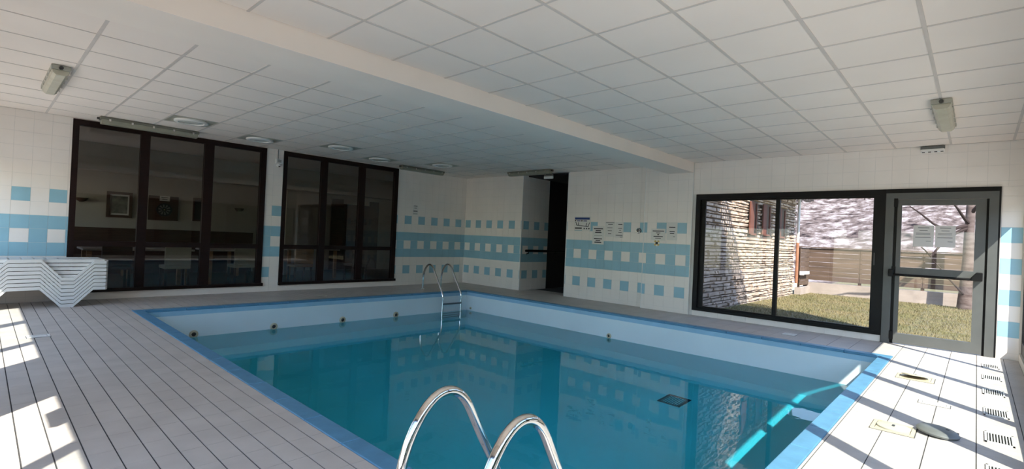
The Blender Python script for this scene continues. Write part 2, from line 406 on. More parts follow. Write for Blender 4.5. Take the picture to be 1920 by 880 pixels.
# glazed walls behind the camera: front (along the right deck) and rear (along the left deck)
def glazed(name, wlabel, axis, c, out, lo, hi, posts, piers, zs=0.10, sill=0.25, zh=ZHEAD):
    """axis 'y': wall in plane y = c, running in x"""
    def bx(mb, u0, u1, d0, d1, z0, z1):
        d0, d1 = min(c + out * d0, c + out * d1), max(c + out * d0, c + out * d1)
        if axis == 'y': mb.box(u0, u1, d0, d1, z0, z1)
        else: mb.box(d0, d1, u0, u1, z0, z1)
        return mb
    m = bx(MB(), lo, hi, 0, 0.18, zh + 0.08, H + 0.16); bx(m, lo, hi, 0, 0.18, -0.25, zs)
    for a, b in piers: bx(m, a, b, 0, 0.18, zs, zh + 0.08)
    wl = struct(name, m, paint, wlabel, 'wall')
    edges = sorted([lo] + [x for ab in piers for x in ab] + [hi])
    bays = [(edges[i], edges[i + 1]) for i in range(len(edges) - 1) if edges[i + 1] - edges[i] > 0.05 and (edges[i], edges[i + 1]) not in [tuple(p) for p in piers]]
    n_ = 0
    for a, b in bays:
        wd = MB(); bx(wd, a, b, 0.02, 0.10, zh, zh + 0.08); bx(wd, a, b, 0.02, 0.10, zs, sill)
        bx(wd, a, a + 0.08, 0.02, 0.10, sill, zh); bx(wd, b - 0.08, b, 0.02, 0.10, sill, zh)
        wo_ = struct('window_%d' % glazed.n, wd, black_al, ['long dark framed glazing along the right deck', 'dark framed glazing along the left deck, nearer the camera', 'dark framed glazing along the left deck, nearer the loungers'][glazed.n - 5], 'window'); glazed.n += 1
        cuts = [a + 0.08]
        for pu, pw in posts:
            if a + 0.1 < pu < b - 0.1:
                bx(MB(), pu - pw / 2, pu + pw / 2, 0.02, 0.09, sill, zh).build('mullion', black_al, wo_)
                cuts += [pu - pw / 2, pu + pw / 2]
        cuts.append(b - 0.08)
        for q in range(0, len(cuts), 2):
            bx(MB(), cuts[q], cuts[q + 1], 0.05, 0.056, sill, zh).build('pane', pane_clear, wo_)
    return wl
glazed.n = 5
glazed('wall_front', 'white wall with a run of dark framed glazing beside the right deck', 'y', YD, -1, XC, XG - 0.03,
       [(7.69, 0.05), (6.40, 0.09), (5.28, 0.10), (4.20, 0.18), (2.93, 0.12), (1.7, 0.1), (0.5, 0.1)], [(XG - 0.031, XG - 0.03)])
struct('wall_front_wing', MB().box(XG - 0.03, XE, YD - 0.18, YD, -0.25, H + 0.16), paint, 'outer end of the front wall beside the door', 'wall')
glazed('wall_rear', 'white wall with dark framed glazing beside the left deck', 'x', XC, -1, YD - 0.18, YA + TW,
       [(8.3, 0.1), (6.86, 0.17), (5.46, 0.10), (2.24, 0.08), (0.9, 0.1)], [(3.46, 4.58)])
vb = thing('vent_box', 'small grey ventilator at the head of the rear glazing', 'ventilator', (XC - 0.02, 2.89, ZHEAD - 0.08))
box('housing', grey_pl, vb, XC - 0.045, XC - 0.005, 2.73, 3.03, ZHEAD - 0.24, ZHEAD)
for k in range(5): box('louvre', lamp_dark, vb, XC - 0.005, XC + 0.002, 2.76, 3.02, ZHEAD - 0.21 + k * 0.04, ZHEAD - 0.195 + k * 0.04)

# ------------------------------------------------------------------ ceiling, beam, roof
ceiling = struct('ceiling', MB().box(XC - 0.18, XE, YD - 0.18, YA + TW, H + 0.03, H + 0.16).box(XE, 12.75, 4.2, YA + TW, H + 0.0, H + 0.16), ceil_bar, 'suspended ceiling of square white panels in a grey grid', 'ceiling')
panel_me = unit.mesh('ceiling_panel', ceil_panel)
grid = MB()
def ceil_zone(x0, x1, y0, y1, px, py, wx, wy, skip=()):
    """px, py grid phases; wx = width of bars running along x, wy = of bars running along y"""
    xs = [x0] + [v for v in [px + 0.6 * k for k in range(-30, 40)] if x0 + 0.03 < v < x1 - 0.03] + [x1]
    ys = [y0] + [v for v in [py + 0.6 * k for k in range(-30, 40)] if y0 + 0.03 < v < y1 - 0.03] + [y1]
    for v in xs[1:-1]: grid.box(v - wy / 2, v + wy / 2, y0, y1, H - 0.001, H + 0.03)
    for v in ys[1:-1]: grid.box(x0, x1, v - wx / 2, v + wx / 2, H - 0.002, H + 0.028)
    for i in range(len(xs) - 1):
        for j in range(len(ys) - 1):
            a, b, c_, d = xs[i] + wy * .3, xs[i + 1] - wy * .3, ys[j] + wx * .3, ys[j + 1] - wx * .3
            cx, cyy = (a + b) / 2, (c_ + d) / 2
            if any(abs(cx - q[0]) < 0.1 and abs(cyy - q[1]) < 0.1 for q in skip): continue
            o = bpy.data.objects.new('ceiling_panel', panel_me); C.objects.link(o); o.parent = ceiling
            o.location = (cx, cyy, H + 0.0125); o.scale = (b - a, d - c_, 0.019)
SPOTS = [(2.12, 8.66), (3.32, 9.26), (4.52, 8.66), (5.72, 9.26), (6.92, 8.66)]
ceil_zone(XC, XG, YD, YP2, 3.055, 2.10, 0.024, 0.020)
ceil_zone(XC, XB2, YB1, YA, 0.62, 5.36, 0.010, 0.026, SPOTS)
gob = grid.build('ceiling_grid', ceil_bar, ceiling)
struct('trim_1', MB().box(XC, XB3, YP2, YB1, ZBEAM, H + 0.05), paint, 'long white beam crossing the ceiling over the pool', 'beam')
struct('roof', MB().box(XC - 0.18, XE, YD - 0.18, YA + TW, H + 0.161, ZROOF).box(XE, 12.75, 4.2, YA + TW, H + 0.161, ZROOF), paint, 'flat upper storey of the pool building', 'roof')
rail = thing('balcony_railing', 'wooden balcony railing along the roof edge above the garden window', 'railing', (XE - 0.05, 2.0, ZROOF))
wood_out = mat('weathered_wood', (0.36, 0.26, 0.18), 0.8, var=0.18, scale=3, stretch=(1, 1, 9), bump=0.2, bscale=30)
box('top_rail', wood_out, rail, XE - 0.08, XE - 0.02, YD, 4.1, ZROOF + 0.9, ZROOF + 0.98)
for k in range(33):
    y = YD + 0.05 + k * 0.138; box('baluster', wood_out, rail, XE - 0.08, XE - 0.05, y, y + 0.06, ZROOF, ZROOF + 0.9)

# ------------------------------------------------------------------ dark windows in the left wall
def inner_window(n, x0, x1, mulls, label):
    fr = MB().box(x0, x1, YA - 0.02, YA + 0.06, WZ1 - 0.09, WZ1)
    wn_ = struct('window_%d' % n, fr, wood_dk, label, 'window')
    box('sill', wood_dk, wn_, x0 - 0.005, x1 + 0.03, YA - 0.045, YA + 0.06, WZ0, WZ0 + 0.055, 0.006)
    us = [x0] + [q for m_ in mulls for q in m_] + [x1]
    box('jamb', wood_dk, wn_, x0, x0 + 0.075, YA - 0.02, YA + 0.06, WZ0 + 0.055, WZ1 - 0.09)
    box('jamb', wood_dk, wn_, x1 - 0.10, x1, YA - 0.02, YA + 0.06, WZ0 + 0.055, WZ1 - 0.09)
    for a, b in mulls: box('mullion', wood_dk, wn_, a, b, YA - 0.02, YA + 0.06, WZ0 + 0.055, WZ1 - 0.09)
    cuts = [x0 + 0.075] + [q for m_ in mulls for q in m_] + [x1 - 0.10]
    for q in range(0, len(cuts), 2):
        a, b = cuts[q], cuts[q + 1]
        box('rail', wood_dk, wn_, a, b, YA - 0.015, YA + 0.055, 0.835, 0.918)
        box('pane', pane_inner, wn_, a, b, YA + 0.02, YA + 0.026, 0.918, WZ1 - 0.09)
        box('pane', pane_inner, wn_, a, b, YA + 0.02, YA + 0.026, WZ0 + 0.055, 0.835)
inner_window(1, W1L, W1R, [(1.77, 1.90), (2.70, 2.85)], 'dark mahogany framed window onto the dining room, nearer the loungers')
inner_window(2, W2L, W2R, [(4.87, 5.005), (5.755, 5.895)], 'dark mahogany framed window nearer the passage corner')

# ------------------------------------------------------------------ garden window and door in the right wall
gx0, gx1 = XG - 0.025, XG + 0.06
g1 = struct('window_3', MB().box(gx0, gx1, 0.99, 3.782, 2.115, GT).box(gx0, gx1, 0.99, 3.782, 0.093, 0.15), black_al, 'black sliding garden window looking onto the stone wall', 'window')
box('jamb', black_al, g1, gx0, gx1, 3.70, 3.782, 0.15, 2.115); box('jamb', black_al, g1, gx0, gx1, 0.99, 1.06, 0.15, 2.115)
def sash(y0, y1, x, lw, rw):
    s_ = MB().box(x, x + 0.03, y0, y1, 2.085, 2.116).box(x, x + 0.03, y0, y1, 0.149, 0.18).box(x, x + 0.03, y0, y0 + rw, 0.18, 2.085).box(x, x + 0.03, y1 - lw, y1, 0.18, 2.085).build('sash', black_al, g1)
    box('pane', pane_garden, s_, x + 0.012, x + 0.018, y0 + rw, y1 - lw, 0.18, 2.085)
    return s_
sash(2.385, 3.70, XG + 0.025, 0.085, 0.055); s2 = sash(1.06, 2.445, XG - 0.012, 0.06, 0.07)
box('handle', lamp_dark, s2, XG - 0.035, XG - 0.012, 1.09, 1.105, 1.10, 1.28)
d1 = struct('door_1', MB().box(gx0, gx1, 0.955, 0.989, 0.0, GT).box(gx0, gx1, -0.207, -0.186, 0.0, GT).box(gx0, gx1, -0.186, 0.955, 2.145, GT), black_al, 'grey aluminium glazed garden door with black panic bar', 'door')
fr = MB().box(gx0 - 0.012, gx1 - 0.001, 0.885, 0.982, 0.0, 2.145).box(gx0 - 0.012, gx1 - 0.001, -0.188, -0.098, 0.0, 2.145).box(gx0 - 0.012, gx1 - 0.001, -0.098, 0.885, 2.052, 2.145).build('door_frame', grey_al, d1)
box('gap', black_al, fr, XG + 0.01, XG + 0.03, 0.849, 0.885, 0.0, 2.05); box('gap', black_al, fr, XG + 0.01, XG + 0.03, -0.098, -0.074, 0.0, 2.05)
lf = MB()
lx0, lx1 = XG - 0.02, XG + 0.03
lf.box(lx0, lx1, 0.80, 0.849, 0.012, 2.045).box(lx0, lx1, -0.074, 0.03, 0.012, 2.045).box(lx0, lx1, 0.03, 0.80, 1.971, 2.045).box(lx0, lx1, 0.03, 0.80, 0.972, 1.09).box(lx0, lx1, 0.03, 0.80, 0.012, 0.155)
leaf = lf.build('door_leaf', grey_al, d1)
box('pane', pane_garden, leaf, XG + 0.004, XG + 0.01, 0.03, 0.80, 1.09, 1.971); box('pane', pane_garden, leaf, XG + 0.004, XG + 0.01, 0.03, 0.80, 0.155, 0.972)
pb = MB().tube([(XG - 0.09, 0.90, 0.985), (XG - 0.09, 0.0, 0.985)], 0.016, 10).build('panic_bar', black_al, d1, True)
box('bar_bracket', black_al, pb, XG - 0.11, XG - 0.02, 0.86, 0.92, 0.955, 1.06, 0.01); 
MB().prism([(0, 0), (0.11, 0), (0.11, 0.11), (0.05, 0.11), (0, 0.04)], lambda u, v, w_: (XG - 0.12 + 0.10 * w_, 0.05 - u, 0.97 + v)).build('bar_bracket', black_al, pb, False, 0.008)
for z in (0.06, 0.98, 1.95): box('hinge', black_al, d1, XG - 0.045, XG - 0.015, 0.845, 0.89, z, z + 0.12, 0.004)

# ------------------------------------------------------------------ ladders
SH = [(0, 0), (0.0, 0.12), (0.0, 0.22), (0.012, 0.33), (0.05, 0.44), (0.11, 0.525), (0.175, 0.573), (0.24, 0.585), (0.30, 0.567), (0.355, 0.52), (0.40, 0.45), (0.45, 0.37), (0.52, 0.265), (0.63, 0.10), (0.69, 0.01), (0.72, -0.05), (0.73, -0.12), (0.73, -0.4), (0.73, -1.05)]
def smooth_path(c, it=2):
    for _ in range(it):
        n_ = [c[0]]
        for a, b in zip(c[:-1], c[1:]):
            n_ += [(a[0] * .75 + b[0] * .25, a[1] * .75 + b[1] * .25), (a[0] * .25 + b[0] * .75, a[1] * .25 + b[1] * .75)]
        n_.append(c[-1]); c = n_
    return c
def ladder(fn, label, loc, w0, w1, sx=1.0, sz=1.0, rad=0.0205):
    t = thing('pool_ladder', label, 'ladder', loc, 'steel pool ladders')
    path = smooth_path(SH)
    for w_ in (w0, w1):
        rl = MB().tube([fn(u * sx, w_, v * sz if v > 0 else v) for u, v in path], rad, 16).build('handrail', steel, t, True)
        cpt = fn(0, w_, 0); MB().lathe([(0.05, 0.0), (0.05, 0.006), (0.03, 0.02), (0.022, 0.02)], cpt, 'z', 20).build('flange', steel, rl, True)
    for z in (-0.26, -0.52, -0.78, -1.02):
        m = MB(); p = [fn(0.73 * sx - 0.035, w0, z), fn(0.73 * sx + 0.035, w1, z + 0.03)]
        m.box(min(p[0][0], p[1][0]), max(p[0][0], p[1][0]), min(p[0][1], p[1][1]), max(p[0][1], p[1][1]), z, z + 0.03)
        m.build('tread', step_m, t, False, 0.006)
    return t
ladder(lambda u, w_, z: (w_, 9.14 - u, z), 'polished steel pool ladder at the far pool corner by the passage', (7.16, 9.14, 0), 6.90, 7.42)
ladder(lambda u, w_, z: (1.10 + u, w_, z), 'polished steel pool ladder close up at the bottom of the picture', (1.10, 1.35, 0), 1.56, 1.14, 0.95, 1.08)

# ------------------------------------------------------------------ stacked sun loungers
def lounger(label):
    t = thing('sun_lounger', label, 'lounger', (0.35, 9.68, 0), 'stacked white sun loungers')
    top = [(-0.60, 0.235), (-0.29, 0.25), (-0.075, 0.0), (0.06, 0.0), (0.28, 0.25), (0.60, 0.255), (0.82, 0.0), (0.954, 0.0), (1.167, 0.235), (1.302, 0.232)]
    th = 0.045
    for yy in (9.402, 9.94):
        box('bed_rail', plastic_w, t, -0.58, 1.28, yy, yy + 0.028, 0.252, 0.296)
    for y0, y1 in ((9.35, 9.40), (9.97, 10.02)):
        up = [(u, v + th * (1.0 if v > 0.1 else 1.0)) for u, v in top]
        MB().prism(top + up[::-1], lambda u, v, w_: (u, y0 + (y1 - y0) * w_, v)).build('side_rail', plastic_w, t)
    for k in range(15):
        x = -0.58 + k * 0.126
        box('slat', plastic_w, t, x, x + 0.105, 9.40, 9.97, 0.262, 0.292)
    pts = [(9.35 + 0.335 - 0.335 * math.cos(a), 0.05 * math.sin(a)) for a in [math.pi * q / 12 for q in range(13)]]
    MB().prism([(9.35, 0)] + pts[1:-1] + [(10.02, 0)], lambda u, v, w_: (1.302 + v, u, 0.232 + th * w_)).build('end_rail', plastic_w, t)
    MB().prism([(9.35, 0)] + pts[1:-1] + [(10.02, 0)], lambda u, v, w_: (-0.60 - v, u, 0.235 + th * w_)).build('end_rail', plastic_w, t)
    return t
lg = lounger('white plastic sun lounger at the bottom of the stack, feet on the deck')
ordn = ['second', 'third', 'fourth', 'fifth', 'sixth', 'seventh']
for k in range(1, 8):
    c_ = copy_tree(lg); c_.location.z = 0.0535 * k
    c_['label'] = 'white plastic sun lounger on top of the stack by the tiled wall' if k == 7 else 'white plastic sun lounger, %s from the bottom of the stack' % ordn[k - 1]

# ------------------------------------------------------------------ lamps
lamp_strip = mat('lamp_strip_grey', (0.17, 0.17, 0.14), 0.5, var=0.08)
strip_diff = mat('strip_diffuser', (0.30, 0.295, 0.23), 0.3, var=0.08)
def batten(label, axis, a0, a1, c, zt=H, hm_=lamp_grey, dm_=lamp_diff, w_=0.145, dep=0.10, cat='lamp', group='sealed fluorescent ceiling lamps'):
    loc = ((a0 + a1) / 2, c, zt - dep) if axis == 'x' else (c, (a0 + a1) / 2, zt - dep)
    t = thing('batten_lamp', label, cat, loc, group)
    P = (lambda u, v, s_: (s_, c + u, zt + v)) if axis == 'x' else (lambda u, v, s_: (c + u, s_, zt + v))
    body = [(-w_ / 2, -0.045), (-w_ / 2, -0.004), (-w_ / 2 + 0.02, 0.0), (w_ / 2 - 0.02, 0.0), (w_ / 2, -0.004), (w_ / 2, -0.045)]
    diff = [(-w_ / 2 + 0.004, -0.045), (w_ / 2 - 0.004, -0.045), (w_ / 2 - 0.016, -dep * 0.8), (w_ / 2 - 0.04, -dep), (-w_ / 2 + 0.04, -dep), (-w_ / 2 + 0.016, -dep * 0.8)]
    MB().prism(body, lambda u, v, s_: P(u, v, a0 + (a1 - a0) * s_)).build('housing', hm_, t, False, 0.003)
    MB().prism(diff, lambda u, v, s_: P(u, v, a0 + 0.015 + (a1 - a0 - 0.03) * s_)).build('diffuser', dm_, t, False, 0.006)
    for q in range(5):
        s0 = a0 + 0.1 + (a1 - a0 - 0.2) * q / 4
        for sg in (-1, 1):
            MB().prism([(sg * (w_ / 2 - 0.004), -0.065), (sg * (w_ / 2 + 0.006), -0.065), (sg * (w_ / 2 + 0.006), -0.03), (sg * (w_ / 2 - 0.004), -0.03)], lambda u, v, s_: P(u, v, s0 + 0.025 * s_)).build('clip', steel, t)
    p0 = P(0, -0.03, a0); MB().lathe([(0.018, -0.03), (0.018, 0.0), (0.01, 0.0)], p0, axis, 12).build('cable_gland', lamp_dark, t, True)
    return t
batten('yellowed fluorescent lamp on the ceiling above the loungers', 'y', 6.77, 7.97, 0.51, w_=0.15)
batten('yellowed fluorescent lamp on the ceiling above the garden door', 'x', 6.29, 7.49, 0.295, w_=0.16)
batten('long grey fluorescent lamp above the dark window nearer the loungers', 'x', 1.17, 2.45, 9.58, hm_=lamp_strip, dm_=strip_diff, w_=0.16, dep=0.11)
batten('long grey fluorescent lamp above the tiled wall right of the dark windows', 'x', 6.45, 7.66, 9.55, hm_=lamp_strip, dm_=strip_diff, w_=0.15)
batten('long grey fluorescent lamp above the dark passage opening', 'y', 6.80, 8.06, 8.44, hm_=lamp_strip, dm_=strip_diff, w_=0.15)
em = thing('exit_light', 'small pale emergency light hanging under the lamp by the passage', 'lamp', (8.62, 7.02, 2.60))
box('housing', grey_pl, em, 8.60, 8.64, 6.90, 7.14, 2.665, 2.70); box('diffuser', white_pl, em, 8.595, 8.645, 6.90, 7.14, 2.61, 2.665, 0.008); box('bracket', lamp_dark, em, 8.61, 8.63, 6.95, 7.09, 2.70, H)
em = thing('exit_light', 'small white emergency light high on the wall above the garden door', 'lamp', (XG - 0.04, 0.49, 2.70))
box('housing', grey_pl, em, XG - 0.05, XG, 0.36, 0.62, 2.745, 2.785, 0.004); box('diffuser', white_pl, em, XG - 0.06, XG - 0.004, 0.365, 0.615, 2.70, 2.745, 0.01)
for k in range(4): box('foot_clip', lamp_dark, em, XG - 0.063, XG - 0.05, 0.375 + k * 0.065, 0.405 + k * 0.065, 2.696, 2.706)
def downlight(x, y, label):
    t = thing('downlight', label, 'lamp', (x, y, H - 0.03), 'round downlights in the ceiling')
    pl = MB().box(x - 0.285, x + 0.285, y - 0.285, y + 0.285, H, H + 0.012).build('mount_panel', lamp_grey, t)
    MB().lathe([(0.22, 0.0), (0.22, -0.02), (0.205, -0.03), (0.17, -0.028), (0.165, -0.004)], (x, y, H), 'z', 36).build('rim', white_pl, t, True)
    MB().lathe([(0.164, -0.012), (0.12, -0.024), (0.06, -0.03), (0.005, -0.032)], (x, y, H), 'z', 28).build('lens', mat('lens%d' % int(x * 10), (0.68, 0.70, 0.66), 0.15), t, True)
for (x, y), lb in zip(SPOTS, ['round white downlight above the dark window nearest the loungers', 'round downlight above the tiled pier between the dark windows', 'round downlight in a stained panel above the second dark window', 'round downlight above the right end of the second dark window', 'round downlight in the ceiling beside the far corner lamp']): downlight(x, y, lb)

# ------------------------------------------------------------------ small wall things
se = thing('alarm_sensor', 'white alarm sensor on the tiled pier between the dark windows', 'sensor', (3.985, YA, 2.45))
box('housing', white_pl, se, 3.92, 4.05, YA - 0.05, YA, 2.51, 2.605, 0.006)
for k in range(3): box('grille_slot', lamp_dark, se, 3.945, 4.02, YA - 0.053, YA - 0.049, 2.535 + k * 0.02, 2.545 + k * 0.02)
bl = MB().lathe([(0.03, 0.0), (0.042, -0.02), (0.04, -0.045), (0.028, -0.06), (0.005, -0.066)], (3.985, YA - 0.02, 2.51), 'z', 18).build('dome', white_pl, se, True)
MB().lathe([(0.02, 0.0), (0.018, -0.01), (0.004, -0.014)], (3.985, YA - 0.045, 2.462), 'y', 14).build('lens', lamp_dark, bl, True)
MB().tube([(3.975, YA - 0.006, 2.605), (3.97, YA - 0.006, H)], 0.005, 6).build('cable', grey_pl, se)

def notice(label, axis, c, u0, u1, z0, z1, lines, ink_m=ink, group=None, name='paper_notice', cat='notice', side=-1, t_=0.002, mat_=paper):
    """lines: (centre fraction across, width fraction, height fraction from the top, thickness fraction)"""
    uc = (u0 + u1) / 2
    loc = (c, uc, z0) if axis == 'x' else (uc, c, z0)
    t = thing(name, label, cat, loc, group)
    def bx(nm, m_, a, b, d0, d1, za, zb_, par):
        d0, d1 = sorted((c + side * d0, c + side * d1))
        if axis == 'x': return box(nm, m_, par, d0, d1, a, b, za, zb_)
        return box(nm, m_, par, a, b, d0, d1, za, zb_)
    sh = bx('sheet', mat_, u0, u1, 0.0005, t_, z0, z1, t)
    W_, H_ = u1 - u0, z1 - z0
    for q in lines:
        cf, wf, hf, tf = q[:4]; im = q[4] if len(q) > 4 else ink_m
        cu = u1 - cf * W_ if axis == 'x' else u0 + cf * W_
        bx('print_line', im, cu - wf * W_ / 2, cu + wf * W_ / 2, t_, t_ + 0.0006, z1 - (hf + tf / 2) * H_, z1 - (hf - tf / 2) * H_, sh)
    return t
po = notice('white pool plan poster with blue header left of the paper notices', 'x', XB2, 6.115, 6.55, 1.49, 1.80,
    [(.48, .90, .16, .15, ink_blue), (.07, .07, .32, .09), (.27, .22, .33, .06, ink_blue), (.46, .08, .32, .09), (.66, .22, .33, .06, ink_blue), (.26, .42, .84, .09), (.62, .07, .86, .09), (.76, .07, .86, .09), (.90, .07, .86, .09)], name='poster', cat='poster')
def pol(pts, th):
    m = MB()
    for (a, b), (c_, d) in zip(pts[:-1], pts[1:]):
        P0, P1 = Vector((0, 6.55 - a * 0.435, 1.80 - b * 0.31)), Vector((0, 6.55 - c_ * 0.435, 1.80 - d * 0.31))
        n_ = (P1 - P0).cross(Vector((1, 0, 0))).normalized() * th
        x = XB2 - 0.0027
        m.quad(*[(x, q.y, q.z) for q in (P0 - n_, P1 - n_, P1 + n_, P0 + n_)])
    return m
pol([(.06, .44), (.12, .46), (.13, .62), (.25, .64), (.26, .42)], 0.007).build('pool_drawing', ink, po)
pol([(.25, .64), (.80, .72), (.86, .72), (.88, .58), (.94, .44)], 0.007).build('pool_drawing', ink, po)
pol([(.72, .70), (.76, .46)], 0.008).build('pool_drawing', ink, po)
GN = 'paper notices on the tiled back wall'
notice('tall white notice with two bold text blocks hanging lowest beside the poster', 'x', XB2, 5.77, 6.06, 1.205, 1.595, [(.5, .8, .15, .05), (.5, .45, .26, .05), (.5, .55, .36, .05), (.5, .7, .52, .02, ink_soft), (.5, .7, .70, .045), (.5, .4, .80, .045), (.5, .6, .89, .05)], group=GN)
notice('faded white notice, middle of the three sheets on the wall', 'x', XB2, 5.52, 5.745, 1.375, 1.688, [(.5, .9, .06, .04, ink_soft), (.55, .5, .18, .04), (.5, .55, .40, .03), (.5, .45, .6, .03), (.5, .35, .80, .04)], group=GN)
notice('white notice right of the three sheets, next to a blue tile', 'x', XB2, 5.31, 5.505, 1.36, 1.68, [(.6, .5, .14, .05), (.6, .45, .40, .03), (.6, .2, .52, .03), (.6, .4, .66, .03), (.5, .8, .84, .04), (.75, .3, .95, .025)], group=GN)
notice('landscape white notice on the pillar above the yellow flower', 'x', XB3, 4.345, 4.64, 1.335, 1.562, [(.5, .8, .2, .07), (.5, .3, .36, .05), (.5, .12, .5, .09), (.5, .65, .66, .06), (.5, .4, .82, .05, ink_soft)], group='paper notices on the pillar')
notice('upright white notice on the pillar between two blue tiles', 'x', XB3, 4.112, 4.315, 1.35, 1.69, [(.5, .6, .28, .045), (.5, .5, .52, .05), (.5, .42, .62, .05), (.7, .2, .80, .03, ink_soft)], group='paper notices on the pillar')
notice('small white notice on the wall above the blue squares right of the windows', 'y', YA, 7.225, 7.375, 1.71, 1.948, [(.5, .65, .08, .05), (.5, .5, .28, .04), (.5, .8, .6, .12, ink_soft), (.5, .8, .86, .03)])
ps = XG + 0.0025
for y0, y1, lb in ((0.444, 0.664, 'white sheet on the garden door glass, nearer the black window post'), (0.219, 0.428, 'white sheet on the garden door glass, nearer the door handle side')):
    notice(lb, 'x', ps, y0, y1, 1.395, 1.69, [(.5, .55, .11, .035, ink_soft), (.5, .4, .24, .025, ink_soft), (.48, .7, .36, .02, ink_soft), (.48, .7, .42, .02, ink_soft), (.48, .75, .56, .03, ink_soft), (.75, .25, .74, .02, ink_soft)], group='sheets on the door glass', mat_=paper_thin, t_=0.0008)
hk = thing('wall_fitting', 'round grey wall fitting beside the pillar edge', 'fitting', (XB2, 4.96, 1.515))
MB().lathe([(0.055, 0.0), (0.055, -0.015), (0.04, -0.03), (0.02, -0.034)], (XB2, 4.96, 1.515), 'x', 20).build('plate', grey_pl, hk, True)
MB().tube([(XB2 - 0.03, 4.96 + 0.04 * math.cos(a), 1.515 + 0.04 * math.sin(a)) for a in [q * math.pi / 8 for q in range(17)]], 0.008, 8).build('ring', steel, hk, True)
MB().tube([(XB2 - 0.03, 4.96, 1.515), (XB2 - 0.06, 4.93, 1.50), (XB2 - 0.06, 4.90, 1.47)], 0.009, 8).build('lever', steel, hk, True)
fw = thing('flower_ornament', 'small yellow flower ornament on the pillar', 'ornament', (XB3, 4.515, 1.285))
for k in range(8):
    a = k * math.pi / 4; cy_, cz_ = 4.515 + 0.045 * math.cos(a), 1.285 + 0.045 * math.sin(a)
    MB().lathe([(0.02, 0.0), (0.018, -0.008), (0.004, -0.01)], (XB3, cy_, cz_), 'x', 10).build('petal', yellow if k % 2 else white_pl, fw, True)
MB().lathe([(0.024, 0.0), (0.022, -0.014), (0.004, -0.018)], (XB3, 4.515, 1.285), 'x', 12).build('flower_centre', ink, fw, True)
hr = thing('passage_handrail', 'black handrail on the tiled wall inside the dark passage', 'handrail', (9.8, YC1, 0.96))
MB().tube([(9.05, YC1 - 0.07, 0.96), (11.6, YC1 - 0.07, 0.96)], 0.03, 10).build('rail', black_al, hr, True)
for x in (9.15, 10.2, 11.3): MB().tube([(x, YC1 - 0.07, 0.95), (x, YC1 - 0.07, 0.90), (x, YC1 - 0.0, 0.88)], 0.012, 8).build('bracket', black_al, hr, True)

# ------------------------------------------------------------------ covers and grilles in the deck
def frame_lid(label, x0, x1, y0, y1, disc=None, tilt=0, name='skimmer_cover', fm=cream_pl, dm=cream_pl):
    t = thing(name, label, 'cover', ((x0 + x1) / 2, (y0 + y1) / 2, 0.0))
    b = 0.022; z0, z1 = 0.0, 0.009
    MB().box(x0, x1, y0, y0 + b, z0, z1).box(x0, x1, y1 - b, y1, z0, z1).box(x0, x0 + b, y0 + b, y1 - b, z0, z1).box(x1 - b, x1, y0 + b, y1 - b, z0, z1).build('frame', fm, t)
    MB().box(x0 + b + .004, x1 - b - .004, y0 + b + .004, y1 - b - .004, 0.0, 0.005).build('plate', fm, t)
    MB().box(x0 - 0.006, x1 + 0.006, y0 - 0.006, y1 + 0.006, 0.0, 0.0012).build('seat_joint', grout, t)
    if disc:
        cx, cy_, r_ = disc
        ld = MB().lathe([(r_, 0.0), (r_, 0.008), (r_ * 0.9, 0.012), (0.01, 0.013)], (0, 0, 0), 'z', 28)
        M_ = Matrix.Translation((cx, cy_, 0.006 + r_ * math.sin(abs(tilt)))) @ Matrix.Rotation(tilt, 4, 'Y')
        ld.v = [M_ @ p for p in ld.v]
        lo = ld.build('lid', dm, t, True)
        hb = MB().box(-0.02, 0.02, -0.008, 0.008, 0.012, 0.016); hb.v = [M_ @ p for p in hb.v]; hb.build('finger_slot', lamp_dark, lo)
    return t
mat('plate_white', (0.66, 0.64, 0.60), 0.4, var=0.02)
frame_lid('cream skimmer cover with its round lid tilted open near the door end of the deck', 6.52, 6.78, 0.28, 0.58, (6.66, 0.43, 0.115), R(9))
frame_lid('cream skimmer cover half in shade beside the loose grey lid', 4.47, 4.72, 0.285, 0.535, (4.60, 0.41, 0.10), 0, dm=mat('lid_beige', (0.55, 0.53, 0.44), 0.5))
frame_lid('plain white access plate in the sunny right deck', 5.58, 5.69, 0.13, 0.335, name='access_plate', fm=MATS['plate_white'])
frame_lid('white access plate in the left deck between the sun patches and the pool', 0.38, 0.56, 7.12, 7.25, name='access_plate', fm=white_pl)
frame_lid('white access plate in the deck under the garden window', 8.24, 8.42, 1.93, 2.10, name='access_plate', fm=white_pl)
frame_lid('pale access plate in the deck under the second dark window', 4.37, 4.55, 8.98, 9.13, name='access_plate', fm=mat('plate_pale', (0.55, 0.52, 0.46), 0.5))
frame_lid('pale access plate in the deck in front of the dark passage', 8.20, 8.36, 7.33, 7.49, name='access_plate', fm=MATS['plate_pale'])
ll = thing('loose_lid', 'grey rounded lid lying loose on the sunny right deck', 'lid', (4.72, 0.17, 0.0))
lv = MB().lathe([(0.118, 0.0), (0.122, 0.012), (0.105, 0.03), (0.06, 0.036), (0.01, 0.037)], (0, 0, 0), 'z', 28)
M_ = Matrix.Translation((4.70, 0.17, 0.012)) @ Matrix.Rotation(R(5), 4, 'X'); lv.v = [M_ @ p for p in lv.v]
lvo = lv.build('shell', grey_pl, ll, True)
for q in ((-0.05, -0.1), (0.03, -0.112)):
    hb = MB().box(q[0], q[0] + 0.05, q[1], q[1] + 0.012, 0.006, 0.02); hb.v = [M_ @ p for p in hb.v]; hb.build('latch', lamp_dark, lvo)
hb = MB().lathe([(0.012, 0.036), (0.008, 0.039)], (0.02, -0.05, 0), 'z', 12); hb.v = [M_ @ p for p in hb.v]; hb.build('knob', lamp_dark, lvo)
names = ['nearest the garden door', 'second from the garden door', 'third from the garden door', 'fourth from the garden door', 'fifth from the garden door', 'sixth from the garden door']
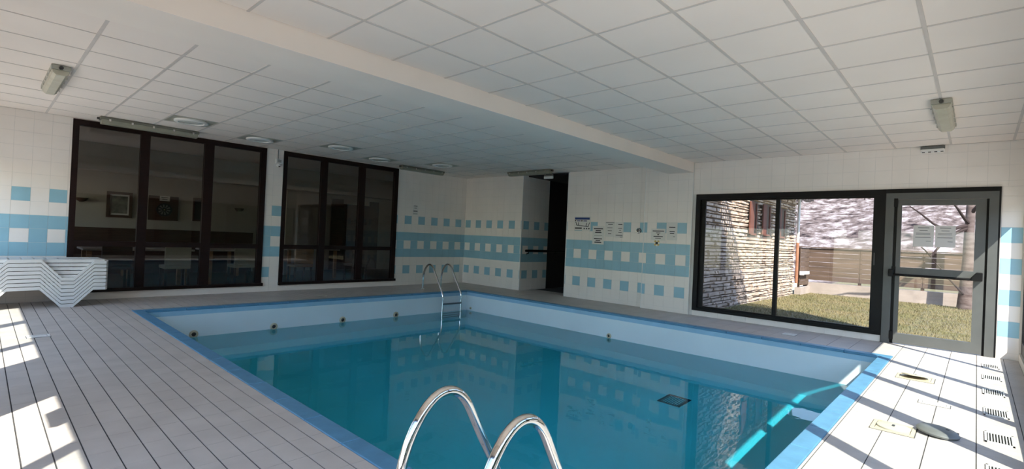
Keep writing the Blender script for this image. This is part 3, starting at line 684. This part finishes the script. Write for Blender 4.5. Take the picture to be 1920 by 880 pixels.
for k, x0 in enumerate((8.04, 7.26, 6.46, 5.61, 4.80, 4.00)):
    x1 = x0 + 0.275; ya, yb = -0.225, -0.075
    t = thing('floor_grille', 'white floor vent grille in the right deck, ' + names[k], 'grille', ((x0 + x1) / 2, -0.15, 0), 'floor vent grilles along the glazed wall')
    MB().box(x0, x1, ya, ya + 0.012, 0, 0.008).box(x0, x1, yb - 0.012, yb, 0, 0.008).box(x0, x0 + 0.015, ya, yb, 0, 0.008).box(x1 - 0.015, x1, ya, yb, 0, 0.008).build('frame', white_pl, t)
    MB().box(x0 + 0.01, x1 - 0.01, ya + 0.01, yb - 0.01, 0.0, 0.0015).build('shaft', dark_m, t)
    for q in range(8):
        y = ya + 0.02 + q * 0.0152; box('slat', white_pl, t, x0 + 0.015, x1 - 0.015, y, y + 0.006, 0.0015, 0.007)

# ------------------------------------------------------------------ dining room behind the dark windows
DY = 15.0
beige = mat('dining_wall', (0.50, 0.46, 0.40), 0.8, var=0.05, scale=2)
panelw = mat('dining_wood', (0.10, 0.045, 0.03), 0.5, var=0.2, scale=4, stretch=(1, 1, 8))
cloth = mat('table_cloth', (0.55, 0.48, 0.44), 0.7, var=0.12, scale=9)
pine = mat('pine_wood', (0.48, 0.27, 0.14), 0.5, var=0.15, scale=4, stretch=(1, 1, 8))
struct('floor_dining', MB().box(-1, 11.0, YA + TW, DY, -0.25, -0.02), mat('dining_floor', (0.16, 0.10, 0.07), 0.5, var=0.1), 'dark dining room floor behind the windows', 'floor')
struct('ceiling_dining', MB().box(-1, 11.0, YA + TW, DY + 0.1, H, H + 0.1), ceil_panel, 'dim dining room ceiling', 'ceiling')
struct('wall_dining_back', MB().box(-1, 11.0, DY, DY + 0.1, -0.25, H), beige, 'beige dining room back wall', 'wall')
struct('wall_dining_end', MB().box(-1.1, -1, YA + TW, 12.3, -0.25, H).box(-1.1, -1, 14.3, DY, -0.25, H).box(-1.1, -1, 12.3, 14.3, -0.25, 0.95).box(-1.1, -1, 12.3, 14.3, 2.0, H).box(11.0, 11.1, YA + TW, DY, -0.25, H), beige, 'dining room end walls, with an opening added to brighten the room', 'wall')  # window opening added in the unseen end wall to brighten the dining room
struct('trim_2', MB().box(-1, 5.3, DY - 0.03, DY, -0.02, 1.04).box(-1, 5.3, DY - 0.05, DY, 1.04, 1.07), panelw, 'dark wood wainscot in the dining room', 'wainscot')
struct('trim_3', MB().box(-1, 11, 12.9, 13.3, 2.25, H), beige, 'beam in the dining room ceiling', 'beam')
struct('door_2', MB().box(8.0, 8.95, DY - 0.05, DY, 0, 2.1).box(7.6, 8.0, DY - 0.04, DY, 0, 2.25).box(8.95, 9.3, DY - 0.04, DY, 0, 2.25), panelw, 'dark wooden door at the back of the dining room', 'door')
pf = thing('framed_picture', 'framed landscape picture on the dining room wall', 'picture', (2.275, DY, 1.31))
MB().box(2.03, 2.52, DY - 0.04, DY, 1.87, 1.93).box(2.03, 2.52, DY - 0.04, DY, 1.32, 1.38).box(2.03, 2.09, DY - 0.04, DY, 1.38, 1.87).box(2.46, 2.52, DY - 0.04, DY, 1.38, 1.87).build('frame', panelw, pf)
box('mat_border', paper, pf, 2.09, 2.46, DY - 0.012, DY - 0.002, 1.38, 1.87); box('image', mat('landscape_print', (0.30, 0.30, 0.26), 0.6, col2=(0.03, 0.035, 0.04), scale=5), pf, 2.12, 2.43, DY - 0.016, DY - 0.012, 1.42, 1.83)
db = thing('dart_board', 'dart board on a brown backing panel in the dining room', 'dart board', (3.155, DY, 1.30))
box('backing', panelw, db, 2.84, 3.47, DY - 0.03, DY, 1.30, 1.91); dbo = MB().lathe([(0.165, 0.0), (0.165, -0.035), (0.01, -0.036)], (3.165, DY - 0.03, 1.57), 'y', 28).build('board', ink, db)
for k in range(20):
    a0 = k * math.pi / 10; rr_ = (0.05, 0.13)
    if k % 2: MB().quad(*[(3.165 + r_ * math.cos(a_), DY - 0.068, 1.57 + r_ * math.sin(a_)) for r_, a_ in ((rr_[0], a0), (rr_[1], a0), (rr_[1], a0 + 0.31), (rr_[0], a0 + 0.31))]).build('segment', ink_soft, dbo)
MB().lathe([(0.012, 0.0), (0.012, -0.004)], (3.165, DY - 0.067, 1.57), 'y', 12).build('bull', yellow, dbo)
notice('small white score sheet above the dart board', 'y', DY - 0.031, 3.065, 3.28, 1.79, 1.915, [(.5, .7, .3, .12), (.5, .5, .65, .12)])
tv = thing('wall_screen', 'dark upright picture right of the dart board', 'picture', (3.95, DY, 1.32)); box('frame', panelw, tv, 3.80, 4.11, DY - 0.04, DY, 1.32, 1.93); box('screen', ink, tv, 3.83, 4.08, DY - 0.045, DY - 0.04, 1.36, 1.89)
for x, lb in ((1.57, 'bowl wall sconce left of the framed picture'), (4.88, 'bowl wall sconce right of the dart board')):
    s_ = thing('wall_sconce', lb, 'sconce', (x, DY, 1.62), 'bowl sconces in the dining room')
    MB().lathe([(0.03, 0.0), (0.09, 0.03), (0.125, 0.09), (0.12, 0.09)], (x, DY - 0.13, 1.64), 'z', 20).build('bowl', panelw, s_, True); box('wall_plate', panelw, s_, x - 0.03, x + 0.03, DY - 0.06, DY, 1.64, 1.72)
def table(label, x0, x1, y0, y1, z=0.74):
    t = thing('dining_table', label, 'table', ((x0 + x1) / 2, (y0 + y1) / 2, -0.02), 'tables in the dining room')
    box('table_top', cloth, t, x0, x1, y0, y1, z - 0.035, z, 0.008)
    for x in (x0 + 0.06, x1 - 0.13):
        for y in (y0 + 0.06, y1 - 0.13): box('leg', pine, t, x, x + 0.07, y, y + 0.07, -0.02, z - 0.035)
table('dining table behind the first dark window, nearest the glass', 1.25, 2.95, 11.35, 12.15); table('dining table behind the right part of the first dark window', 3.2, 4.5, 11.5, 12.3, 0.74)
table('dining table against the wainscot', 2.2, 4.6, 13.6, 14.4); table('dining table behind the second dark window', 5.2, 6.6, 12.4, 13.3)
def chair(label, x, y, m_, flip):
    t = thing('dining_chair', label, 'chair', (x, y, -0.02), 'chairs in the dining room')
    box('seat', m_, t, x - 0.21, x + 0.21, y - 0.21, y + 0.21, 0.40, 0.46, 0.01)
    yb = y + flip * 0.2; box('backrest', m_, t, x - 0.21, x + 0.21, yb - 0.02, yb + 0.02, 0.46, 0.84, 0.012)
    for sx in (-1, 1):
        for sy in (-1, 1): box('leg', panelw, t, x + sx * 0.18 - 0.018, x + sx * 0.18 + 0.018, y + sy * 0.18 - 0.018, y + sy * 0.18 + 0.018, -0.02, 0.40)
beige_c = mat('chair_beige', (0.42, 0.38, 0.30), 0.7)
chair('beige chair with its back to the first dark window, right of the middle', 2.55, 11.05, beige_c, -1); chair('beige chair with its back to the right pane of the first dark window', 3.75, 11.15, beige_c, -1)
chair('dark chair with its back to the left pane of the first dark window', 1.65, 11.05, panelw, -1); chair('pine chair behind the second dark window, at its left', 4.95, 11.1, pine, -1); chair('reddish chair behind the right pane of the second dark window', 6.35, 11.15, panelw, -1)
struct('trim_4', MB().box(5.55, 5.85, 13.4, 13.7, 0, H), beige, 'pale post in the dining room behind the second window', 'post')

# ------------------------------------------------------------------ outdoors
grass_m = mat('dry_grass', (0.21, 0.175, 0.10), 0.95, var=0.2, scale=1.3, col2=(0.13, 0.135, 0.05), bump=0.6, bscale=40)
ZG = -0.10
struct('ground', MB().box(XE - 0.44, 40, -12, 4.6, ZG - 0.2, ZG), grass_m, 'dry winter lawn outside the garden window', 'lawn')
struct('terrace', MB().box(-14, XE - 0.44, -14, YD - 0.18, ZG - 0.2, ZG).box(-14, XC - 0.18, YD - 0.18, 16, ZG - 0.2, ZG), mat('terrace_bounce', (0.66, 0.61, 0.55), 0.9, var=0.12, scale=2), 'unseen terrace outside the glazed walls, made pale to bounce sunlight inside', 'terrace')  # unseen ground, made pale to bounce sunlight up to the ceiling
gr = MB(); rg = random.Random(3)
for k in range(26000):
    x = 9.55 + 8.85 * rg.random() ** 0.8; y = -0.9 + (4.78 if x > 17.2 else 4.95) * rg.random(); h_ = rg.uniform(0.02, 0.055); a = rg.uniform(0, 6.28); w_ = 0.004 + 0.003 * rg.random()
    l_ = rg.uniform(-0.03, 0.03)
    gr.tri((x - w_ * math.cos(a), y - w_ * math.sin(a), ZG), (x + w_ * math.cos(a), y + w_ * math.sin(a), ZG), (x + l_, y + rg.uniform(-0.03, 0.03), ZG + h_))
tag(gr.build('grass', mat('grass_blade', (0.29, 0.24, 0.125), 0.9, col2=(0.16, 0.16, 0.065), scale=1.1)), 'short dry grass blades on the lawn outside', 'grass', None, 'stuff')
# stone wall
YS = 4.15
SX1 = 17.3
stone = mat('stone_face', (0.68, 0.565, 0.465), 0.95, var=0.18, scale=3.2, col2=(0.45, 0.36, 0.29), bump=0.5, bscale=25, coords='World')
mortar = mat('stone_mortar', (0.16, 0.13, 0.105), 1.0, var=0.15, scale=12)
sw = struct('wall_outside_stone', MB().box(XE, SX1, YS + 0.03, YS + 0.4, ZG - 0.2, 5.2), mortar, 'rough rubble stone wall of the neighbouring house in the garden', 'wall')
rs = random.Random(11); stones = []
WIN = [(13.15, 13.62, 1.60, 2.42), (14.15, 14.75, 1.62, 2.42), (15.5, 16.2, 1.60, 2.42)]
z = ZG - 0.05
while z < 3.6:
    hgt = rs.uniform(0.045, 0.105); x = XE + 0.0
    while x < SX1:
        L_ = rs.uniform(0.10, 0.42)
        x1_ = min(x + L_, SX1)
        if x1_ - x > 0.05 and not any(x1_ > a - 0.01 and x < b + 0.01 and z + hgt > c_ and z < d for a, b, c_, d in WIN): stones.append((x, x1_, z, z + hgt))
        x = x1_
    z += hgt
def stone_geo(mb, s_):
    x0, x1, z0, z1 = s_; gp = 0.008; j = lambda q: rs.uniform(-q, q)
    d0 = rs.uniform(0.0, 0.05); c_ = 0.02
    b = len(mb.v)
    back = [(x0 + gp, z0 + gp), (x1 - gp, z0 + gp), (x1 - gp, z1 - gp), (x0 + gp, z1 - gp)]
    fr_ = [(x0 + gp + c_ * rs.random(), z0 + gp + c_ * rs.random()), (x1 - gp - c_ * rs.random(), z0 + gp + c_ * rs.random()), (x1 - gp - c_ * rs.random(), z1 - gp - c_ * rs.random()), (x0 + gp + c_ * rs.random(), z1 - gp - c_ * rs.random())]
    mb.v += [Vector((u, YS + 0.035, v)) for u, v in back] + [Vector((u, YS - d0 + j(0.012), v)) for u, v in fr_]
    mb.f += [(b + 4, b + 5, b + 6, b + 7), (b, b + 1, b + 5, b + 4), (b + 1, b + 2, b + 6, b + 5), (b + 2, b + 3, b + 7, b + 6), (b + 3, b, b + 4, b + 7)]
def sscore(s_):
    q = proj((s_[0] + s_[1]) / 2, YS, (s_[2] + s_[3]) / 2)
    if q is None or not (1315 < q[0] < 1495 and 368 < q[1] < 600): return 0
    return (s_[1] - s_[0]) * (s_[3] - s_[2]) / q[2] ** 2
stones.sort(key=sscore, reverse=True)
for s_ in stones[:300]:
    m = MB(); stone_geo(m, s_); m.build('stone', stone, sw)
m = MB()
for s_ in stones[300:]: stone_geo(m, s_)
tag(m.build('stones', stone, sw), kind='stuff')
shut = mat('shutter_brown', (0.20, 0.075, 0.05), 0.7, var=0.15, scale=4)
for k, (a, b, c_, d) in enumerate(WIN):
    t = struct('window_%d' % (20 + k), MB().box(a, b, YS + 0.10, YS + 0.14, c_, d), dark_m, ['small dark window in the stone wall, left', 'small dark window in the stone wall, middle', 'small dark window in the stone wall, right'][k], 'window')
    box('frame', shut, t, a, a + 0.05, YS - 0.0, YS + 0.10, c_, d); box('frame', shut, t, b - 0.05, b, YS, YS + 0.10, c_, d); box('frame', shut, t, a + .05, b - .05, YS, YS + 0.10, c_, c_ + 0.05)
    box('shutter', shut, t, a - 0.30, a - 0.02, YS - 0.085, YS - 0.055, c_ + 0.02, d)
struct('trim_5', MB().box(12.5, SX1 + 0.1, YS - 1.0, YS + 0.03, 3.0, 3.16), wood_out, 'balcony floor projecting from the stone house', 'balcony')
struct('roof_stone_house', MB().box(XE, SX1 + 0.3, YS - 0.2, YS + 5, 5.2, 5.4), wood_out, 'roof of the stone house', 'roof')
struct('wall_stone_house_end', MB().box(SX1 - 0.3, SX1, YS + 0.4, YS + 5, ZG - 0.2, 5.2), mortar, 'end wall of the stone house', 'wall')
dp = thing('downpipe', 'copper downpipe on the corner of the stone wall', 'downpipe', (SX1 - 0.05, YS - 0.08, ZG))
copper = mat('copper_pipe', (0.50, 0.24, 0.14), 0.5, 0.3, var=0.15)
MB().tube([(SX1 - 0.05, YS - 0.10, 0.25), (SX1 - 0.05, YS - 0.10, 1.5)], 0.045, 10).build('lower_pipe', copper, dp, True)
MB().tube([(SX1 - 0.05, YS - 0.10, 1.5), (SX1 - 0.05, YS - 0.10, 5.1)], 0.04, 10).build('upper_pipe', white_pl, dp, True)
# concrete kerb wall and board fence
conc = mat('concrete', (0.50, 0.44, 0.39), 0.95, var=0.12, scale=2.5, bump=0.2, bscale=30)
struct('wall_outside_kerb', MB().box(18.5, 18.7, -5.5, 4.15, ZG - 0.2, 0.26).box(17.35, 18.5, 3.95, 4.12, ZG - 0.2, 0.12), conc, 'low pale concrete wall under the wooden fence', 'wall')
fence_w = mat('fence_board', (0.16, 0.11, 0.08), 0.85, var=0.2, scale=2, stretch=(4, 0.6, 6), bump=0.2, bscale=20, coords='World')
fn = thing('board_fence', 'weathered horizontal board fence at the end of the garden', 'fence', (18.55, 1.0, 0.26))
for b_ in range(7):
    z0 = 0.335 + b_ * 0.148
    for y0, y1 in ((2.62, 4.12), (1.12, 2.62), (-0.38, 1.12), (-1.88, -0.38), (-3.4, -1.88)):
        box('board', fence_w, fn, 18.50 + rs.uniform(0, 0.006), 18.525, y0 + 0.004, y1 - 0.004, z0, z0 + 0.139)
for y in (4.05, 2.62, 1.12, -0.38, -1.88, -3.4): box('post', fence_w, fn, 18.53, 18.60, y - 0.04, y + 0.04, 0.26, 1.36)
box('cap_rail', fence_w, fn, 18.46, 18.62, -3.4, 4.12, 1.372, 1.40)
f2 = thing('board_fence', 'short return of the board fence against the stone wall corner', 'fence', (17.9, 4.0, 0.12))
for b_ in range(8): box('board', fence_w, f2, 17.40, 18.49, 3.99 + rs.uniform(0, 0.005), 4.01, 0.18 + b_ * 0.148, 0.18 + b_ * 0.148 + 0.142)
for x in (17.44, 18.4): box('post', fence_w, f2, x, x + 0.07, 4.011, 4.07, 0.12, 1.36)
box('cap_rail', fence_w, f2, 17.38, 18.455, 3.95, 4.08, 1.372, 1.40)
gt = thing('white_gutter', 'short white gutter box at the fence corner by the downpipe', 'gutter', (17.7, 3.9, 0.56)); box('trough', white_pl, gt, 17.35, 18.1, 3.88, 3.985, 0.52, 0.62, 0.01); box('end_cap', white_pl, gt, 17.33, 17.35, 3.87, 3.985, 0.51, 0.63)
# garden tree
bark = mat('birch_bark', (0.20, 0.16, 0.145), 0.95, var=0.3, scale=4, col2=(0.08, 0.055, 0.05), stretch=(1, 1, 3), bump=0.5, bscale=18)
bark_d = mat('branch_bark', (0.05, 0.032, 0.03), 0.9, var=0.2)
TXX = 17.9
tr = thing('garden_tree', 'bare birch tree in front of the board fence seen through the door', 'tree', (TXX, 0.2, ZG))
MB().tube([(TXX, 0.21, ZG - 0.05), (TXX, 0.20, 0.4), (TXX, 0.17, 1.2), (TXX + 0.02, 0.17, 2.0), (TXX + 0.05, 0.15, 3.0), (TXX + 0.1, 0.10, 4.5), (TXX, 0.2, 6.5)], [0.17, 0.135, 0.12, 0.105, 0.085, 0.06, 0.03], 14).build('trunk', bark, tr, True)
def branch(pts, r0): MB().tube(pts, [r0 * (1 - 0.75 * i / (len(pts) - 1)) for i in range(len(pts))], 7).build('branch', bark_d, tr, True)
branch([(17.9, 0.16, 2.15), (17.8, 0.23, 2.24), (17.7, 0.32, 2.39), (17.6, 0.4, 2.54), (17.5, 0.49, 2.68), (17.4, 0.58, 2.92)], 0.05)
branch([(17.9, 0.21, 2.12), (17.7, 0.35, 2.08), (17.5, 0.45, 2.02), (17.3, 0.6, 1.97), (17.1, 0.86, 2.12), (16.9, 1.13, 2.39), (16.7, 1.33, 2.56)], 0.055)
branch([(17.9, 0.2, 2.05), (17.73, 0.32, 1.99), (17.57, 0.42, 1.91), (17.4, 0.65, 1.69), (17.23, 0.9, 1.25), (17.07, 1.0, 1.41), (16.9, 1.07, 1.49)], 0.05)
branch([(17.9, 0.18, 0.19), (17.78, 0.24, 0.31), (17.66, 0.36, 0.47), (17.54, 0.52, 0.68), (17.42, 0.74, 1.01), (17.3, 0.87, 1.17)], 0.035)
branch([(17.9, 0.17, 2.74), (18.07, 0.07, 3.04), (18.23, -0.12, 3.47), (18.4, -0.32, 3.91)], 0.06)
branch([(17.9, 0.14, 2.46), (17.77, 0.01, 2.66), (17.63, -0.14, 2.82), (17.5, -0.37, 3.24)], 0.05)
# hillside beyond
hill_m = bpy.data.materials.new('hillside'); hill_m.use_nodes = True
N = hill_m.node_tree.nodes; L = hill_m.node_tree.links; hb_ = N['Principled BSDF']; hb_.inputs['Roughness'].default_value = 1.0; hb_.inputs['Specular IOR Level'].default_value = 0.0
gpos = N.new('ShaderNodeNewGeometry'); mp = N.new('ShaderNodeMapping'); mp.inputs['Scale'].default_value = (0.10, 0.30, 0.45); L.new(gpos.outputs['Position'], mp.inputs['Vector'])
n1 = N.new('ShaderNodeTexNoise'); n1.inputs['Scale'].default_value = 1.0; n1.inputs['Detail'].default_value = 9; n1.inputs['Roughness'].default_value = 0.75; L.new(mp.outputs[0], n1.inputs['Vector'])
rp = N.new('ShaderNodeValToRGB'); cr = rp.color_ramp
cr.elements[0].position = 0.36; cr.elements[0].color = (0.02, 0.018, 0.022, 1); cr.elements[1].position = 0.60; cr.elements[1].color = (0.42, 0.39, 0.40, 1)
e1 = cr.elements.new(0.45); e1.color = (0.12, 0.095, 0.09, 1); e2 = cr.elements.new(0.51); e2.color = (0.20, 0.165, 0.155, 1)
L.new(n1.outputs['Fac'], rp.inputs[0]); L.new(rp.outputs[0], hb_.inputs['Base Color'])
hm = MB(); hn = random.Random(5)
NA, ND = 60, 26
def hill_h(a, d):
    base = max(0.0, (d - 90) / 560.0)
    ridge = 62 + 55 * (R(60) - a) / R(90) + 10 * math.sin(a * 9) + 6 * math.sin(a * 23 + 1)
    return -1.0 + min(1.0, base) ** 1.15 * ridge + 1.2 * math.sin(d * 0.07 + a * 14) * min(1, base * 2)
for i in range(NA + 1):
    a = R(-32) + R(95) * i / NA
    for j in range(ND + 1):
        d = 40 + 640 * j / ND
        hm.v.append(Vector((d * math.cos(a), d * math.sin(a), hill_h(a, d))))
for i in range(NA):
    for j in range(ND):
        b = i * (ND + 1) + j; hm.f.append((b, b + 1, b + ND + 2, b + ND + 1))
hl = hm.build('hillside', hill_m, None, True); tag(hl, 'distant snow patched hillside with bare woods beyond the garden', 'hillside', None, 'structure')
tm = MB()
for k in range(14000):
    a = R(hn.uniform(2, 30)); d = hn.uniform(240, 640)
    if math.sin(a * 40 + d * 0.02) + math.sin(d * 0.045 + 2 * math.sin(a * 15)) < hn.uniform(-0.4, 1.4): continue
    x, y = d * math.cos(a), d * math.sin(a); z0 = hill_h(a, d) - 0.3; h_ = hn.uniform(1.4, 3.6); r_ = h_ * hn.uniform(0.2, 0.35)
    p = [Vector((x + r_ * math.cos(q * 1.2566), y + r_ * math.sin(q * 1.2566), z0)) for q in range(5)]
    for q in range(5): tm.tri(p[q], p[(q + 1) % 5], (x, y, z0 + h_))
tag(tm.build('hillside_trees', mat('far_trees', (0.06, 0.052, 0.05), 1.0, var=0.3, scale=0.05)), 'dark bare trees scattered over the snowy hillside', 'trees', None, 'stuff')
# unseen greenery added behind the camera to darken the window reflections
hd = MB()
for k in range(4200):
    x, y, z_ = hn.uniform(-12, 24), hn.gauss(-7.0, 0.45), hn.uniform(ZG, 3.2)
    v_ = Vector((hn.uniform(-1, 1), hn.uniform(-1, 1), hn.uniform(-1, 1))) * 0.28; w_ = Vector((hn.uniform(-1, 1), hn.uniform(-1, 1), hn.uniform(-1, 1))) * 0.28
    c_ = Vector((x, y, z_)); hd.tri(c_ - v_, c_ + w_, c_ + v_)
hd.box(-12, 24, -7.3, -6.8, ZG, 3.0)
tag(hd.build('added_hedge', mat('hedge_green', (0.05, 0.08, 0.03), 0.9, var=0.3)), 'unseen dark greenery added to keep the window reflections dark', 'added_hedge', None, 'stuff')
